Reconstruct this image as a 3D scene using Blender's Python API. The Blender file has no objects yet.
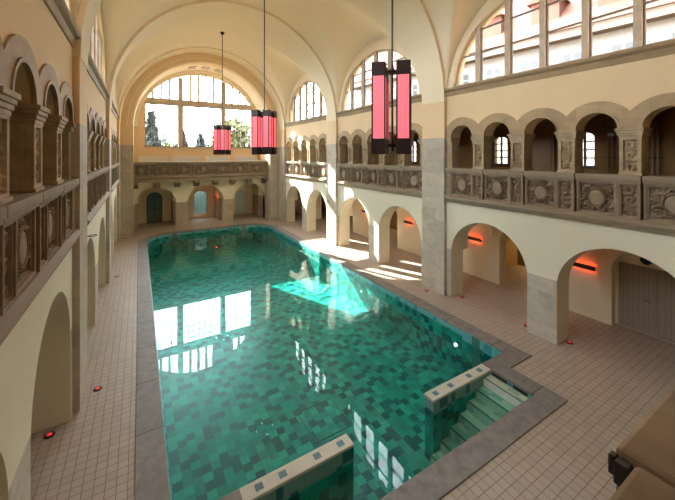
import bpy, bmesh, math, random
from mathutils import Vector, Matrix
from mathutils.geometry import tessellate_polygon
from mathutils import noise as mnoise
random.seed(7)
PI = math.pi
sc = bpy.context.scene
COL = sc.collection

# ------------------------------------------------------------------ dimensions
XL, XR = -1.17, 9.98            # hall wall planes
XC = 4.405                      # hall axis
YP = [(0.45, 1.75), (8.58, 9.72), (16.55, 17.69), (24.52, 25.8)]     # pilaster positions
BAYS = [(1.75, 8.58), (9.72, 16.55), (17.69, 24.52)]
BC = [5.165, 13.135, 21.105]
PW = 1.36                       # gallery module
SPR = 7.33                      # vault springing
WATER = -0.27
POOLZ = -1.38

# ------------------------------------------------------------------ materials
class NT:
    def __init__(s, name):
        s.m = bpy.data.materials.new(name); s.m.use_nodes = True
        s.t = s.m.node_tree; s.t.nodes.clear()
        s.out = s.n('ShaderNodeOutputMaterial')
    def n(s, typ, **kw):
        nd = s.t.nodes.new(typ)
        for k, v in kw.items(): setattr(nd, k, v)
        return nd
    def set(s, sock, v):
        if hasattr(v, 'is_output') or isinstance(v, bpy.types.NodeSocket): s.t.links.new(v, sock)
        elif v is not None:
            if isinstance(v, (tuple, list)) and len(v) == 3 and sock.type == 'RGBA': v = (*v, 1)
            sock.default_value = v
    def math(s, op, a, b=None, c=None):
        nd = s.n('ShaderNodeMath', operation=op)
        s.set(nd.inputs[0], a)
        if b is not None: s.set(nd.inputs[1], b)
        if c is not None: s.set(nd.inputs[2], c)
        return nd.outputs[0]
    def mix(s, f, a, b, mode='MIX'):
        nd = s.n('ShaderNodeMix', data_type='RGBA', blend_type=mode)
        s.set(nd.inputs[0], f); s.set(nd.inputs[6], a); s.set(nd.inputs[7], b)
        return nd.outputs[2]
    def xyz(s, v):
        nd = s.n('ShaderNodeSeparateXYZ'); s.set(nd.inputs[0], v); return nd.outputs
    def comb(s, x, y, z=0.0):
        nd = s.n('ShaderNodeCombineXYZ')
        for i, v in enumerate((x, y, z)): s.set(nd.inputs[i], v)
        return nd.outputs[0]
    def geo(s): return s.n('ShaderNodeNewGeometry').outputs
    def noise(s, vec, scale, detail=4, rough=.55):
        nd = s.n('ShaderNodeTexNoise'); s.set(nd.inputs['Vector'], vec)
        nd.inputs['Scale'].default_value = scale; nd.inputs['Detail'].default_value = detail
        nd.inputs['Roughness'].default_value = rough
        return nd.outputs[0]
    def white(s, vec):
        nd = s.n('ShaderNodeTexWhiteNoise', noise_dimensions='3D'); s.set(nd.inputs['Vector'], vec); return nd.outputs[0]
    def ramp(s, f, stops, interp='LINEAR'):
        nd = s.n('ShaderNodeValToRGB'); r = nd.color_ramp; r.interpolation = interp
        while len(r.elements) < len(stops): r.elements.new(.5)
        for e, (p, c) in zip(r.elements, stops): e.position = p; e.color = (*c, 1) if len(c) == 3 else c
        s.set(nd.inputs[0], f); return nd.outputs[0]
    def bump(s, h, strength=.3, dist=.02):
        nd = s.n('ShaderNodeBump'); s.set(nd.inputs['Height'], h)
        nd.inputs['Strength'].default_value = strength; nd.inputs['Distance'].default_value = dist
        return nd.outputs[0]
    def pbr(s, col, rough=.6, metal=0, normal=None, spec=.5, emis=None, estr=0):
        b = s.n('ShaderNodeBsdfPrincipled')
        s.set(b.inputs['Base Color'], col); s.set(b.inputs['Roughness'], rough)
        b.inputs['Metallic'].default_value = metal; b.inputs['Specular IOR Level'].default_value = spec
        if normal is not None: s.set(b.inputs['Normal'], normal)
        if emis: s.set(b.inputs['Emission Color'], emis); b.inputs['Emission Strength'].default_value = estr
        s.t.links.new(b.outputs[0], s.out.inputs[0]); return s.m
    def schlick(s, f0, normal=None):
        g = s.geo(); d = s.n('ShaderNodeVectorMath', operation='DOT_PRODUCT')
        s.set(d.inputs[0], g['Incoming']); s.set(d.inputs[1], normal if normal is not None else g['Normal'])
        k = s.math('SUBTRACT', 1, s.math('MINIMUM', 1, s.math('ABSOLUTE', d.outputs['Value'])))
        return s.math('ADD', f0, s.math('MULTIPLY', 1-f0, s.math('POWER', k, 5)))
    def planar(s):
        """(u along the wall, z) for upright faces, (x, y) for level ones"""
        g = s.geo(); p = s.xyz(g['Position']); n = s.xyz(g['True Normal'])
        ax = s.math('GREATER_THAN', s.math('ABSOLUTE', n[0]), .6)
        az = s.math('GREATER_THAN', s.math('ABSOLUTE', n[2]), .6)
        u = s.math('ADD', s.math('MULTIPLY', p[1], ax), s.math('MULTIPLY', p[0], s.math('SUBTRACT', 1, ax)))
        v = s.math('ADD', s.math('MULTIPLY', p[1], az), s.math('MULTIPLY', p[2], s.math('SUBTRACT', 1, az)))
        return u, v, p, n, g

def simple(name, c, rough=.5, metal=0, spec=.5, var=0.0, scale=6):
    t = NT(name)
    if var:
        nz = t.noise(t.geo()['Position'], scale)
        c = t.mix(nz, tuple(x*(1-var) for x in c), tuple(min(1, x*(1+var)) for x in c))
    return t.pbr(c, rough, metal, spec=spec)

def stone_color(t, u, v, p, base, var=.22, bw=.95, bh=.46):
    br = t.n('ShaderNodeTexBrick'); br.offset = .5
    t.set(br.inputs['Vector'], t.comb(u, v, 0.0))
    br.inputs['Scale'].default_value = 1; br.inputs['Brick Width'].default_value = bw
    br.inputs['Row Height'].default_value = bh; br.inputs['Mortar Size'].default_value = .006
    br.inputs['Mortar Smooth'].default_value = .3; br.inputs['Bias'].default_value = 0
    d = tuple(x*(1-var) for x in base); l = tuple(x*(1+var) for x in base)
    t.set(br.inputs['Color1'], d); t.set(br.inputs['Color2'], l); t.set(br.inputs['Mortar'], tuple(x*.55 for x in base))
    nz = t.noise(t.comb(t.math('MULTIPLY', u, .6), p[2], p[0]), 5, 6, .65)
    c = t.mix(.55, br.outputs[0], t.ramp(nz, [(.3, tuple(x*.72 for x in base)), (.7, tuple(min(1, x*1.22) for x in base))]))
    return c, nz

def mat_stone(name, base, bw=.95, bh=.46, var=.2, rough=.75):
    t = NT(name); u, v, p, n, g = t.planar()
    c, nz = stone_color(t, u, v, p, base, var, bw, bh)
    return t.pbr(c, rough, normal=t.bump(nz, .25, .01), spec=.3)

def mat_carved(name, base):
    t = NT(name); g = t.geo()
    nz = t.noise(g['Position'], 4, 6, .65); n2 = t.noise(g['Position'], 22, 4, .6)
    c = t.ramp(nz, [(.28, tuple(x*.66 for x in base)), (.72, tuple(x*1.25 for x in base))])
    c = t.mix(t.math('MULTIPLY', n2, .35), c, tuple(x*.6 for x in base))
    return t.pbr(c, .8, normal=t.bump(n2, .3, .01), spec=.25)

def mat_plaster(name, base, var=.06):
    t = NT(name); g = t.geo()
    nz = t.noise(g['Position'], 1.1, 5, .6); n2 = t.noise(g['Position'], 60, 2)
    c = t.mix(nz, tuple(x*(1-var) for x in base), tuple(min(1, x*(1+var)) for x in base))
    return t.pbr(c, .85, normal=t.bump(n2, .06, .004), spec=.2)

def mat_arcade(name, base, stone, allfaces=False):
    """plaster wall over a course of squared stone on the faces of the piers"""
    t = NT(name); u, v, p, n, g = t.planar()
    sc_, nz = stone_color(t, u, v, p, stone, .2, .8, .45)
    pl = t.mix(t.noise(g['Position'], 1.1, 5), tuple(x*.95 for x in base), tuple(x*1.05 for x in base))
    low = t.math('LESS_THAN', p[2], 1.78)
    if allfaces == 'y': face = t.math('GREATER_THAN', t.math('ABSOLUTE', n[1]), .9)
    elif allfaces: face = 1.0
    else: face = t.math('GREATER_THAN', t.math('ABSOLUTE', n[0]), .9)
    c = t.mix(t.math('MULTIPLY', low, face), pl, sc_)
    return t.pbr(c, .82, spec=.25)

def mat_deck(name):
    t = NT(name); g = t.geo(); p = t.xyz(g['Position'])
    br = t.n('ShaderNodeTexBrick'); br.offset = 0
    t.set(br.inputs['Vector'], g['Position'])
    br.inputs['Scale'].default_value = 1; br.inputs['Brick Width'].default_value = .155
    br.inputs['Row Height'].default_value = .155; br.inputs['Mortar Size'].default_value = .0055
    br.inputs['Mortar Smooth'].default_value = .2
    t.set(br.inputs['Color1'], (.43, .355, .295)); t.set(br.inputs['Color2'], (.49, .41, .345)); t.set(br.inputs['Mortar'], (.13, .09, .068))
    nz = t.noise(g['Position'], 1.2, 4)
    c = t.mix(t.math('MULTIPLY', nz, .4), br.outputs[0], (.36, .29, .24))
    return t.pbr(c, .42, normal=t.bump(br.outputs[1], -.3, .004), spec=.4)

def mat_coping(name):
    t = NT(name); u, v, p, n, g = t.planar()
    nz = t.noise(g['Position'], 5, 8, .7); n2 = t.noise(g['Position'], 1.3, 3)
    c = t.ramp(nz, [(.25, (.135, .122, .117)), (.5, (.235, .216, .208)), (.75, (.33, .305, .295))])
    # slab joints every 1.6 m
    jy = t.math('LESS_THAN', t.math('ABSOLUTE', t.math('SUBTRACT', t.math('FRACT', t.math('MULTIPLY', p[1], .62)), .5)), .006)
    c = t.mix(t.math('MULTIPLY', n2, .5), c, (.21, .185, .175))
    slab = t.white(t.comb(t.math('FLOOR', t.math('ADD', t.math('MULTIPLY', p[1], .62), .5)), 0.0, 0.0))
    c = t.mix(t.math('MULTIPLY', slab, .3), c, (.11, .095, .09))
    c = t.mix(jy, c, (.05, .04, .035))
    return t.pbr(c, .55, normal=t.bump(nz, .2, .008), spec=.4)

def mat_pooltile(name, upright=False):
    t = NT(name); g = t.geo(); p = t.xyz(g['Position']); n = t.xyz(g['True Normal'])
    az = t.math('GREATER_THAN', t.math('ABSOLUTE', n[2]), .6)
    ax = t.math('GREATER_THAN', t.math('ABSOLUTE', n[0]), .6)
    # u across, v along the long side of a tile
    uh = p[0]; vh = p[1]
    uw = t.math('ADD', t.math('MULTIPLY', p[1], ax), t.math('MULTIPLY', p[0], t.math('SUBTRACT', 1, ax)))
    naz = t.math('SUBTRACT', 1, az)
    u = t.math('ADD', t.math('MULTIPLY', uh, az), t.math('MULTIPLY', uw, naz))
    v = t.math('ADD', t.math('MULTIPLY', vh, az), t.math('MULTIPLY', p[2], naz))
    U = t.math('DIVIDE', u, .19); cu = t.math('FLOOR', U)
    r = t.white(t.comb(cu, 0.0, 1.0))
    V = t.math('ADD', t.math('DIVIDE', v, .21), t.math('MULTIPLY', t.math('FLOOR', t.math('MULTIPLY', r, 8)), .5)); cv = t.math('FLOOR', V)
    gq = t.math('FLOOR', t.math('DIVIDE', cv, 3)); k = t.math('SUBTRACT', cv, t.math('MULTIPLY', gq, 3))
    pick = t.math('FLOOR', t.math('MULTIPLY', t.white(t.comb(cu, gq, 3.0)), 3))
    dark = t.math('LESS_THAN', t.math('ABSOLUTE', t.math('SUBTRACT', k, pick)), .5)
    u2 = t.math('FLOOR', t.math('MULTIPLY', U, 2)); w2 = t.white(t.comb(u2, cv, 9.0)); w = t.white(t.comb(cu, cv, 6.0))
    c = t.ramp(w, [(0, (.004, .20, .165)), (.35, (.006, .26, .21)), (.75, (.02, .34, .27))], 'CONSTANT')
    c = t.mix(t.math('MULTIPLY', w2, .25), c, (.03, .38, .31))
    dk = t.mix(w, (.001, .07, .078), (.003, .12, .12))
    c = t.mix(t.math('MULTIPLY', dark, t.math('GREATER_THAN', w, .12)), c, dk)
    gu = t.math('LESS_THAN', t.math('FRACT', t.math('MULTIPLY', U, 2)), .05)
    gv = t.math('LESS_THAN', t.math('FRACT', V), .03)
    c = t.mix(t.math('MULTIPLY', t.math('MAXIMUM', gu, gv), .6), c, (.003, .075, .065))
    return t.pbr(c, .35, spec=.4)

def mat_paletile(name, base, dark, step=.5, frac=.2, vertical=False):
    t = NT(name); u, v, p, n, g = t.planar()
    cu = t.math('FLOOR', t.math('DIVIDE', u, .125)); cv = t.math('FLOOR', t.math('DIVIDE', v, .25))
    w = t.white(t.comb(cu, cv, 5.0))
    c = t.mix(t.math('LESS_THAN', w, frac), base, dark)
    gl = t.math('MAXIMUM', t.math('LESS_THAN', t.math('FRACT', t.math('DIVIDE', u, .125)), .05), t.math('LESS_THAN', t.math('FRACT', t.math('DIVIDE', v, .25)), .025))
    c = t.mix(t.math('MULTIPLY', gl, .5), c, tuple(x*.4 for x in base))
    return t.pbr(c, .3, spec=.5)

def mat_water(name):
    t = NT(name); g = t.geo()
    mp = t.n('ShaderNodeMapping'); t.set(mp.inputs['Vector'], g['Position']); mp.inputs['Scale'].default_value = (1, .8, 1)
    h = t.noise(mp.outputs[0], 1.6, 2, .5)
    bm = t.bump(h, .02, .04)
    tr = t.n('ShaderNodeBsdfTransparent'); t.set(tr.inputs[0], (.70, .99, .97))
    gl = t.n('ShaderNodeBsdfGlossy'); gl.inputs['Roughness'].default_value = 0.0
    t.set(gl.inputs['Normal'], bm)
    mx = t.n('ShaderNodeMixShader'); t.set(mx.inputs[0], t.schlick(.022, bm))
    t.t.links.new(tr.outputs[0], mx.inputs[1]); t.t.links.new(gl.outputs[0], mx.inputs[2])
    t.t.links.new(mx.outputs[0], t.out.inputs[0]); return t.m

def mat_glass(name, tint=(.93, .95, .95)):
    t = NT(name)
    tr = t.n('ShaderNodeBsdfTransparent'); t.set(tr.inputs[0], tint)
    gl = t.n('ShaderNodeBsdfGlossy'); gl.inputs['Roughness'].default_value = 0.02
    mx = t.n('ShaderNodeMixShader'); t.set(mx.inputs[0], t.schlick(.04))
    t.t.links.new(tr.outputs[0], mx.inputs[1]); t.t.links.new(gl.outputs[0], mx.inputs[2])
    t.t.links.new(mx.outputs[0], t.out.inputs[0]); return t.m

def mat_emit(name, c, s, base=(.5, .5, .5)):
    t = NT(name); return t.pbr(base, .4, emis=c, estr=s)

def mat_planks(name, base, w=.14):
    t = NT(name); u, v, p, n, g = t.planar()
    k = t.math('DIVIDE', u, w); f = t.math('FRACT', k)
    nz = t.noise(t.comb(t.math('MULTIPLY', u, 8), v, 0.0), 3, 5)
    c = t.mix(nz, tuple(x*.85 for x in base), tuple(x*1.15 for x in base))
    c = t.mix(t.math('LESS_THAN', f, .06), c, tuple(x*.3 for x in base))
    return t.pbr(c, .6)

def mat_roof(name):
    t = NT(name); g = t.geo()
    wv = t.n('ShaderNodeTexWave'); t.set(wv.inputs['Vector'], g['Position']); wv.inputs['Scale'].default_value = 2.2
    nz = t.noise(g['Position'], 2.5, 4)
    c = t.mix(nz, (.085, .022, .010), (.12, .04, .02)); c = t.mix(t.math('MULTIPLY', wv.outputs[1], .3), c, (.05, .012, .005))
    return t.pbr(c, .8)

M = {}
M['ochre'] = mat_plaster('ochre_plaster', (.79, .595, .365))
M['vault'] = mat_plaster('vault_plaster', (.86, .73, .525), .04)
M['cream'] = mat_plaster('cream_plaster', (.80, .72, .54))
STONE = (.50, .435, .345)
M['stone'] = mat_stone('ashlar_stone', STONE)
M['band'] = mat_stone('arch_stone', (.44, .315, .185), .5, .6)
M['sill'] = mat_stone('sill_stone', (.36, .255, .145), 1.4, .6)
M['mullion'] = mat_stone('mullion_stone', (.58, .47, .36), 1.0, .8, .1)
M['carved'] = mat_carved('carved_stone', (.33, .25, .17))
M['ledge'] = mat_stone('ledge_stone', (.31, .245, .17), 1.36, 3)
M['carved_light'] = mat_carved('column_stone', (.48, .37, .24))
M['arcade'] = mat_arcade('arcade_wall', (.80, .74, .58), (.50, .455, .38))
M['arcade_back'] = mat_arcade('end_arcade_wall', (.86, .78, .56), (.46, .385, .285), 'y')
M['dado'] = mat_arcade('dado_wall', (.84, .72, .48), (.42, .32, .22), True)
M['inner'] = mat_plaster('aisle_plaster', (.80, .69, .49))
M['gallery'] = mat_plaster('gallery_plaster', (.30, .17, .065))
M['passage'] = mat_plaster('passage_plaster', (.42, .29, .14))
M['deck'] = mat_deck('deck_tile')
M['coping'] = mat_coping('coping_stone')
M['tile'] = mat_pooltile('pool_mosaic')
M['rim'] = mat_paletile('rim_tile', (.12, .42, .42), (.05, .25, .30))
M['cap'] = mat_paletile('cap_tile', (.62, .60, .52), (.14, .27, .32), frac=.22)
M['capstone'] = simple('pale_cap', (.60, .58, .50), .4, var=.12)
M['inlay'] = simple('blue_inlay_tile', (.10, .20, .25), .3, var=.2)
M['rim2'] = mat_paletile('wall_band_tile', (.20, .36, .34), (.03, .13, .15), frac=.22)
M['step'] = mat_paletile('step_tile', (.50, .56, .43), (.30, .42, .34), frac=.35)
M['nosing'] = simple('step_nosing', (.05, .17, .14), .4)
M['riser'] = simple('top_riser', (.72, .70, .64), .4, var=.08)
M['water'] = mat_water('water')
M['glass'] = mat_glass('window_glass')
M['frosted'] = simple('frosted_glass', (.50, .60, .58), .25)
M['dark_glass'] = simple('dark_door_glass', (.13, .25, .25), .12)
M['black'] = simple('black_metal', (.012, .011, .010), .4)
M['bronze'] = simple('bronze_metal', (.035, .020, .016), .38, .6, var=.2)
M['lead'] = simple('glazing_bar', (.16, .15, .14), .5)
M['whitepaint'] = simple('white_paint', (.80, .79, .75), .4)
M['graywood'] = mat_planks('door_planks', (.33, .275, .225), .12)
M['darkwood'] = simple('dark_wood', (.07, .042, .022), .5, var=.25)
M['brownwood'] = simple('brown_wood', (.26, .15, .065), .55, var=.2)
M['steel'] = simple('steel', (.55, .55, .54), .25, .9)
M['pink'] = mat_emit('pink_diffuser', (1.0, .15, .19), .78, (.45, .12, .15))
M['bulb'] = mat_emit('lamp_bulb', (1, .92, .78), 25)
M['redglow'] = mat_emit('red_lamp_lens', (1, .085, .02), 30, (.3, .02, .02))
M['redfloor'] = mat_emit('red_floor_lens', (1, .03, .03), .8, (.3, .02, .02))
M['warmglow'] = mat_emit('warm_strip_lens', (1, .66, .30), 36)
M['poolglow'] = mat_emit('pool_lamp_lens', (.9, 1, .9), 2.5)
M['facade'] = simple('darkened_white_render', (.22, .21, .205), .9, var=.03)  # white walls coloured dark to offset the overexposed daylight outside
M['facade_pink'] = simple('pink_render', (.34, .20, .16), .9, var=.05)
M['roof'] = mat_roof('roof_tiles')  # roof colour lowered as well against the bright daylight
M['gutter'] = simple('eave_paint', (.10, .07, .05), .7)
M['paneglass'] = simple('pane_dark', (.02, .02, .02), .2)
M['ground'] = simple('courtyard_ground', (.06, .06, .05), .9, var=.2, scale=.5)
M['leaf'] = simple('dark_conifer', (.055, .07, .07), .8, var=.4, scale=3)
M['leaf2'] = simple('yellow_leaf', (.14, .15, .06), .8, var=.4, scale=3)
M['hazeleaf'] = simple('hazy_leaves', (.17, .20, .20), .9, var=.35, scale=.6)  # distance haze mixed into the leaf colour
M['sunblockwall'] = simple('dark_teal_wall', (.06, .12, .13), .9, var=.3, scale=1)  # plain teal grey of the added sun-blocking wall, kept dark against the glare
M['bark'] = simple('bark', (.07, .05, .04), .9)

# ------------------------------------------------------------------ mesh builder
class MB:
    def __init__(s): s.b = bmesh.new(); s.mi = 0
    def face(s, vs):
        try: f = s.b.faces.new(vs); f.material_index = s.mi; return f
        except ValueError: return None
    def box(s, a, c, fn=None):
        (x0, y0, z0), (x1, y1, z1) = a, c
        P = [(x0,y0,z0),(x1,y0,z0),(x1,y1,z0),(x0,y1,z0),(x0,y0,z1),(x1,y0,z1),(x1,y1,z1),(x0,y1,z1)]
        if fn: P = [fn(*p) for p in P]
        v = [s.b.verts.new(p) for p in P]
        for q in ((3,2,1,0),(4,5,6,7),(0,1,5,4),(1,2,6,5),(2,3,7,6),(3,0,4,7)): s.face([v[i] for i in q])
        return s
    def poly(s, outer, holes, f0, f1):
        loops = [outer] + list(holes)
        tri = tessellate_polygon([[Vector((p[0], p[1], 0)) for p in l] for l in loops])
        flat = [p for l in loops for p in l]
        A = [s.b.verts.new(f0(*p)) for p in flat]; B = [s.b.verts.new(f1(*p)) for p in flat]
        for t in tri: s.face([A[i] for i in t]); s.face([B[i] for i in reversed(t)])
        k = 0
        for l in loops:
            n = len(l)
            for i in range(n):
                j = (i+1) % n; s.face([A[k+i], A[k+j], B[k+j], B[k+i]])
            k += n
        return s
    def cyl(s, p0, p1, r0, r1=None, seg=12, cap=True):
        r1 = r0 if r1 is None else r1
        p0, p1 = Vector(p0), Vector(p1); d = (p1-p0).normalized()
        a = d.orthogonal().normalized(); b = d.cross(a)
        R = []
        for p, r in ((p0, r0), (p1, r1)):
            R.append([s.b.verts.new(p + (a*math.cos(2*PI*i/seg) + b*math.sin(2*PI*i/seg))*r) for i in range(seg)])
        for i in range(seg): s.face([R[0][i], R[0][(i+1)%seg], R[1][(i+1)%seg], R[1][i]])
        if cap: s.face(R[0][::-1]); s.face(R[1])
        return s
    def lathe(s, prof, c=(0,0,0), seg=20):
        c = Vector(c); R = []
        for r, z in prof: R.append([s.b.verts.new(c + Vector((r*math.cos(2*PI*i/seg), r*math.sin(2*PI*i/seg), z))) for i in range(seg)])
        for a, b in zip(R, R[1:]):
            for i in range(seg): s.face([a[i], a[(i+1)%seg], b[(i+1)%seg], b[i]])
        s.face(R[0][::-1]); s.face(R[-1]); return s
    def torus(s, c, R, r, ax='z', seg=28, k=8):
        rings = []
        for i in range(seg):
            t = 2*PI*i/seg; row = []
            for j in range(k):
                q = 2*PI*j/k; u = (R + r*math.cos(q)); p = (u*math.cos(t), u*math.sin(t), r*math.sin(q))
                if ax == 'y': p = (p[0], p[2], p[1])
                row.append(s.b.verts.new((p[0]+c[0], p[1]+c[1], p[2]+c[2])))
            rings.append(row)
        for i in range(seg):
            for j in range(k): s.face([rings[i][j], rings[(i+1)%seg][j], rings[(i+1)%seg][(j+1)%k], rings[i][(j+1)%k]])
        return s
    def grid(s, nu, nv, fn):
        V = [[s.b.verts.new(fn(i/nu, j/nv)) for j in range(nv+1)] for i in range(nu+1)]
        for i in range(nu):
            for j in range(nv): s.face([V[i][j], V[i+1][j], V[i+1][j+1], V[i][j+1]])
        return s
    def build(s, name, mat, parent=None, smooth=False, recalc=True, loc=None):
        if recalc: bmesh.ops.recalc_face_normals(s.b, faces=s.b.faces)
        me = bpy.data.meshes.new(name); s.b.to_mesh(me); s.b.free()
        for m in (mat if isinstance(mat, (list, tuple)) else [mat]): me.materials.append(m)
        if smooth:
            for p in me.polygons: p.use_smooth = True
        o = bpy.data.objects.new(name, me); COL.objects.link(o)
        if loc: o.location = loc
        if parent: o.parent = parent
        return o

def bevel(o, w=.01, seg=2):
    md = o.modifiers.new('b', 'BEVEL'); md.width = w; md.segments = seg; md.limit_method = 'ANGLE'; return o
def struct(o): o['kind'] = 'structure'; return o
def tag(o, label, cat, group=None, kind=None):
    o['label'] = label; o['category'] = cat
    if group: o['group'] = group
    if kind: o['kind'] = kind
    return o
def empty(name, loc=(0,0,0), rz=0, rot=None):
    o = bpy.data.objects.new(name, None); COL.objects.link(o); o.location = loc
    o.rotation_euler = rot or (0, 0, rz); o.empty_display_size = .2; return o
def copy_tree(o, parent=None):
    c = o.copy(); COL.objects.link(c)
    if parent: c.parent = parent
    for ch in list(o.children): copy_tree(ch, c)
    return c

def SM(side):          # (y, z, depth outward) on a long wall
    return (lambda y, z, d: (XR+d, y, z)) if side == 'right' else (lambda y, z, d: (XL-d, y, z))
def ell(c, hw, zs, rise, n=28, a0=0, a1=PI):
    return [(c - hw*math.cos(a0+(a1-a0)*i/n), zs + rise*math.sin(a0+(a1-a0)*i/n)) for i in range(n+1)]
def notched(y0, y1, zb, zt, arches):
    P = [(y0, zb)]
    for c, hw, zs, rise in arches:
        P += [(c-hw, zb)] + ell(c, hw, zs, rise) + [(c+hw, zb)]
    return P + [(y1, zb), (y1, zt), (y0, zt)]
def scallop(y0, y1, zb, zt, arches, R, zc):
    """band whose lower edge has round openings and whose upper edge follows wider arcs"""
    P = [(y0, zb)]
    for c, hw, zs, rise in arches: P += [(c-hw, zb)] + ell(c, hw, zs, rise, 20) + [(c+hw, zb)]
    P.append((y1, zb))
    top = []
    for c, hw, zs, rise in reversed(arches):
        a = min(c+PW/2, y1); b = max(c-PW/2, y0)
        for i in range(17):
            y = a+(b-a)*i/16; top.append((y, zc+math.sqrt(max(0, R*R-(y-c)**2))))
    return P + top

# ------------------------------------------------------------------ setting: floor, walls
OUT = [(-.06, 26.0)]
def pool_outline(grow=0.0, step=True, r=1.75):
    """inner pool edge (grow=0) or outer coping edge (grow=.47)"""
    g = grow; x0, x1 = .41-g, 8.40+g; y1 = 24.9+g; R = r+g
    ya, yb = (5.28, 4.0) if g == 0 else (5.28-g, 4.0-g)
    xa, xb = (1.36, 7.45) if g == 0 else (1.36-g, 7.45+g)
    P = [(x0, ya), (xa, ya), (xa, yb), (xb, yb), (xb, ya), (x1, ya)]
    P += [(x1-R+R*math.cos(a), y1-R+R*math.sin(a)) for a in [PI/2*i/14 for i in range(15)]]
    P += [(x0+R-R*math.sin(a), y1-R+R*math.cos(a)) for a in [PI/2*i/14 for i in range(15)]]
    return P
INNER, OUTER = pool_outline(0), pool_outline(.47)

m = MB(); m.poly([(-4.2, -3.2), (16.2, -3.2), (16.2, 31.0), (-4.2, 31.0)], [OUTER], lambda x, y: (x, y, 0), lambda x, y: (x, y, -.2))
struct(m.build('floor', M['deck']))

ARC_OFF, ARC_HW = 1.82, 1.41
def long_wall(side):
    f = SM(side); lo, up, lu = MB(), MB(), MB()
    for (y0, y1), yc in zip(BAYS, BC):
        ar = [(yc-ARC_OFF-.02, ARC_HW, 1.62, 1.37), (yc+ARC_OFF-.02, ARC_HW, 1.62, 1.37)]
        lo.poly(notched(y0, y1, 0, 3.6, ar), [], lambda y, z: f(y, z, 0), lambda y, z: f(y, z, .68))
        g = [(yc+PW*k, .47, 5.945, .45) for k in (-2, -1, 0, 1, 2)]
        up.poly(notched(y0, y1, 5.945, 7.55, g), [], lambda y, z: f(y, z, 0.0), lambda y, z: f(y, z, .5))
        hole = ell(yc, 3.12, 7.79, 2.66, 40)
        lu.poly([(y0, 7.55), (y1, 7.55), (y1, 9.0)] + list(reversed(ell(yc, 3.42, 9.0, 2.3, 30))) + [(y0, 9.0)], [hole],
               lambda y, z: f(y, z, 0.0), lambda y, z: f(y, z, .42))
    struct(lo.build('wall_'+side, M['arcade'])); struct(up.build('wall_%s_upper' % side, M['ochre'])); struct(lu.build('wall_%s_lunette' % side, M['vault']))
    fb = lambda y, z, d: f(y, z, d)
    for (a, b) in YP:
        m = MB(); m.box((a, 0, 0.02), (b, 9.2, .68), fb); struct(m.build('wall_%s_buttress' % side, M['ochre']))
    for (y0, y1), yc in zip(BAYS, BC):                # stone arch bands and sills
        g = [(yc+PW*k, .45, 5.94, .43) for k in (-2, -1, 0, 1, 2)]
        m = MB(); m.poly(scallop(y0, y1, 5.94, 0, g, .87, 5.79), [], lambda y, z: f(y, z, -.03), lambda y, z: f(y, z, .01))
        for c, *_ in g:                                # inner roll moulding round each opening
            pts = ell(c, .50, 5.94, .48, 20); pin = ell(c, .45, 5.94, .43, 20)
            m.poly(pts + pin[::-1], [], lambda y, z: f(y, z, -.05), lambda y, z: f(y, z, .005))
        struct(m.build('trim_1', M['band']))
        m = MB(); fb = lambda y, z, d: f(y, z, d)
        m.poly([(.1, 7.5), (-.03, 7.5), (-.065, 7.63), (-.045, 7.64), (-.045, 7.66), (-.12, 7.70), (-.14, 7.73), (-.14, 7.79), (.34, 7.79), (.34, 7.7), (.1, 7.7)], [], lambda d, z: f(y0, z, d), lambda d, z: f(y1, z, d))
        struct(m.build('trim_2', M['sill']))
    for (a, b) in YP:                                  # pilasters: stone shaft, plaster above
        m = MB(); m.box((a, 0, -.125), (b, 5.95, .05), fb); struct(m.build('trim_3', M['stone']))
        m = MB(); m.box((a, 5.95, -.12), (b, SPR, .05), fb); struct(m.build('trim_4', M['ochre']))
for s in ('right', 'left'): long_wall(s)

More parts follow.
